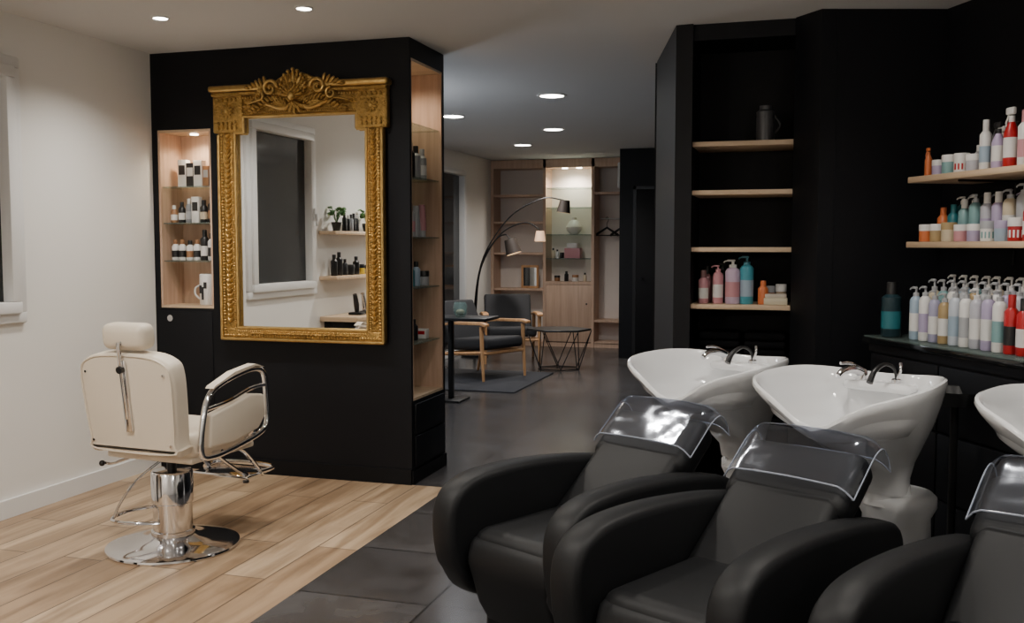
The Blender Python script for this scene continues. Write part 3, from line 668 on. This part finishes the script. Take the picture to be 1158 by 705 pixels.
b=MB('hair_product_bottles'); row(b,(-3.38,yf+.15),(-2.85,yf+.15),.90,[('jar',.04,.08,BR,K),('cap',.03,.14,K,K),('jar',.045,.09,Wt,BR),('cap',.025,.12,CR,K)]); b.done()
b=MB('table_mirror'); 
for lo,hi in (((-3.82,13.1,.802),(-3.79,13.13,1.12)),((-3.60,13.1,.802),(-3.57,13.13,1.12)),((-3.79,13.1,.802),(-3.60,13.13,.83)),((-3.79,13.1,1.09),(-3.60,13.13,1.12))): b.box(lo,hi,WARMWOOD)
b.box((-3.79,13.11,.83),(-3.60,13.12,1.09),MIRROR); b.done()
b=MB('wall_speaker'); b.box((-2.42,12.85,2.16),(-2.24,12.99,2.50),PEDE,.02,3); b.box((-2.40,12.84,2.2),(-2.26,12.85,2.46),TRIM,.004); b.box((-2.26,12.88,2.2),(-2.212,12.95,2.4),PEDE); b.done()

# ---------------------------------------------------------------- lights
def down(x,y,z,r,e,c=(1,.93,.84),size=150):
    b=MB('ceiling_downlight'); 
    b.lathe((x,y,z-.008),[(r*1.25,.008),(r*1.25,.003),(r*1.05,0),(r,.003),(r,.008)],TRIM,28)
    b.lathe((x,y,z-.0065),[(r*.98,0),(r*.98,.003)],LAMPON,28)
    o=b.done()
    l=bpy.data.lights.new('downlight_bulb','SPOT'); l.energy=e; l.color=c; l.spot_size=radians(size); l.spot_blend=.9; l.shadow_soft_size=max(r,.05)
    lo=bpy.data.objects.new('bulb',l); SC.collection.objects.link(lo); lo.parent=o; lo.location=(0,0,-.02)
COOL=(.84,.90,1.0); NEU=(1,.94,.86)
for x,y,e in ((-3.23,4.39,84),(-2.415,4.42,62),(-1.46,4.15,55),(-3.2,2.3,95),(-2.3,2.3,85),(-3.2,.3,65),(-1.5,2.0,70),(-1.6,0,55)): down(x,y,H,.036,e,NEU,136)
for x,y,e in ((-1.945,7.53,125),(-2.49,9.7,125),(-3.12,8.46,90),(-3.22,11.1,135)): down(x,y,H,.095,e,COOL if y<9 else (1,.95,.9))
for x,y,e in ((.1,3.7,52),(-.1,2.2,58),(1.1,2.2,58),(1.2,.3,45)): down(x,y,HS,.045,e,NEU,140)
def fill_globe(x,y,z,r,e,c):  # invented glowing globes, out of view, added to brighten ceiling and walls
    b=MB('added_fill_globe'); g=mat('fill_glow_%d'%e,c,.4,emit=e)
    b.ell((x,y,z),(r,r,r),g,None,24,16); b.cyl((x,y,z+r),.004,H-z-r-.03 if x<-.93 else HS-z-r-.03,BLKM,8); b.cyl((x,y,(H if x<-.93 else HS)-.03),.05,.029,BLKM,20); b.done()
fill_globe(-2.85,-.7,2.0,.17,48,(1,.94,.86)); fill_globe(1.2,-.7,2.0,.17,24,(1,.94,.86))  # added fill light behind the camera
fill_globe(-3.35,6.7,2.05,.14,40,(.86,.92,1));  # added fill, hidden behind the partition, to lift the hall ceiling
def spot(name,loc,e,size,c,r=.03):
    l=bpy.data.lights.new(name,'SPOT'); l.energy=e; l.color=c; l.spot_size=radians(size); l.spot_blend=.8; l.shadow_soft_size=r
    o=bpy.data.objects.new(name,l); o.location=loc; SC.collection.objects.link(o)
spot('niche_downlight',(-3.68,5.31,2.08),10,150,(1,.82,.6))
spot('shelving_downlight',(-3.1,13.1,2.44),60,155,(1,.87,.74),.05)
spot('display_downlight',(-2.33,5.45,2.44),10,150,(1,.82,.65))
w=bpy.data.worlds.new('night_world'); SC.world=w; w.use_nodes=True
w.node_tree.nodes['Background'].inputs[0].default_value=(.35,.42,.5,1); w.node_tree.nodes['Background'].inputs[1].default_value=.05

# ---------------------------------------------------------------- camera
cd=bpy.data.cameras.new('camera'); cd.sensor_width=36; cd.lens=34.2; cd.clip_start=.05
co=bpy.data.objects.new('camera',cd); co.location=(0,0,1.4); co.rotation_euler=(radians(90-3.9),0,radians(16.8)); SC.collection.objects.link(co); SC.camera=co
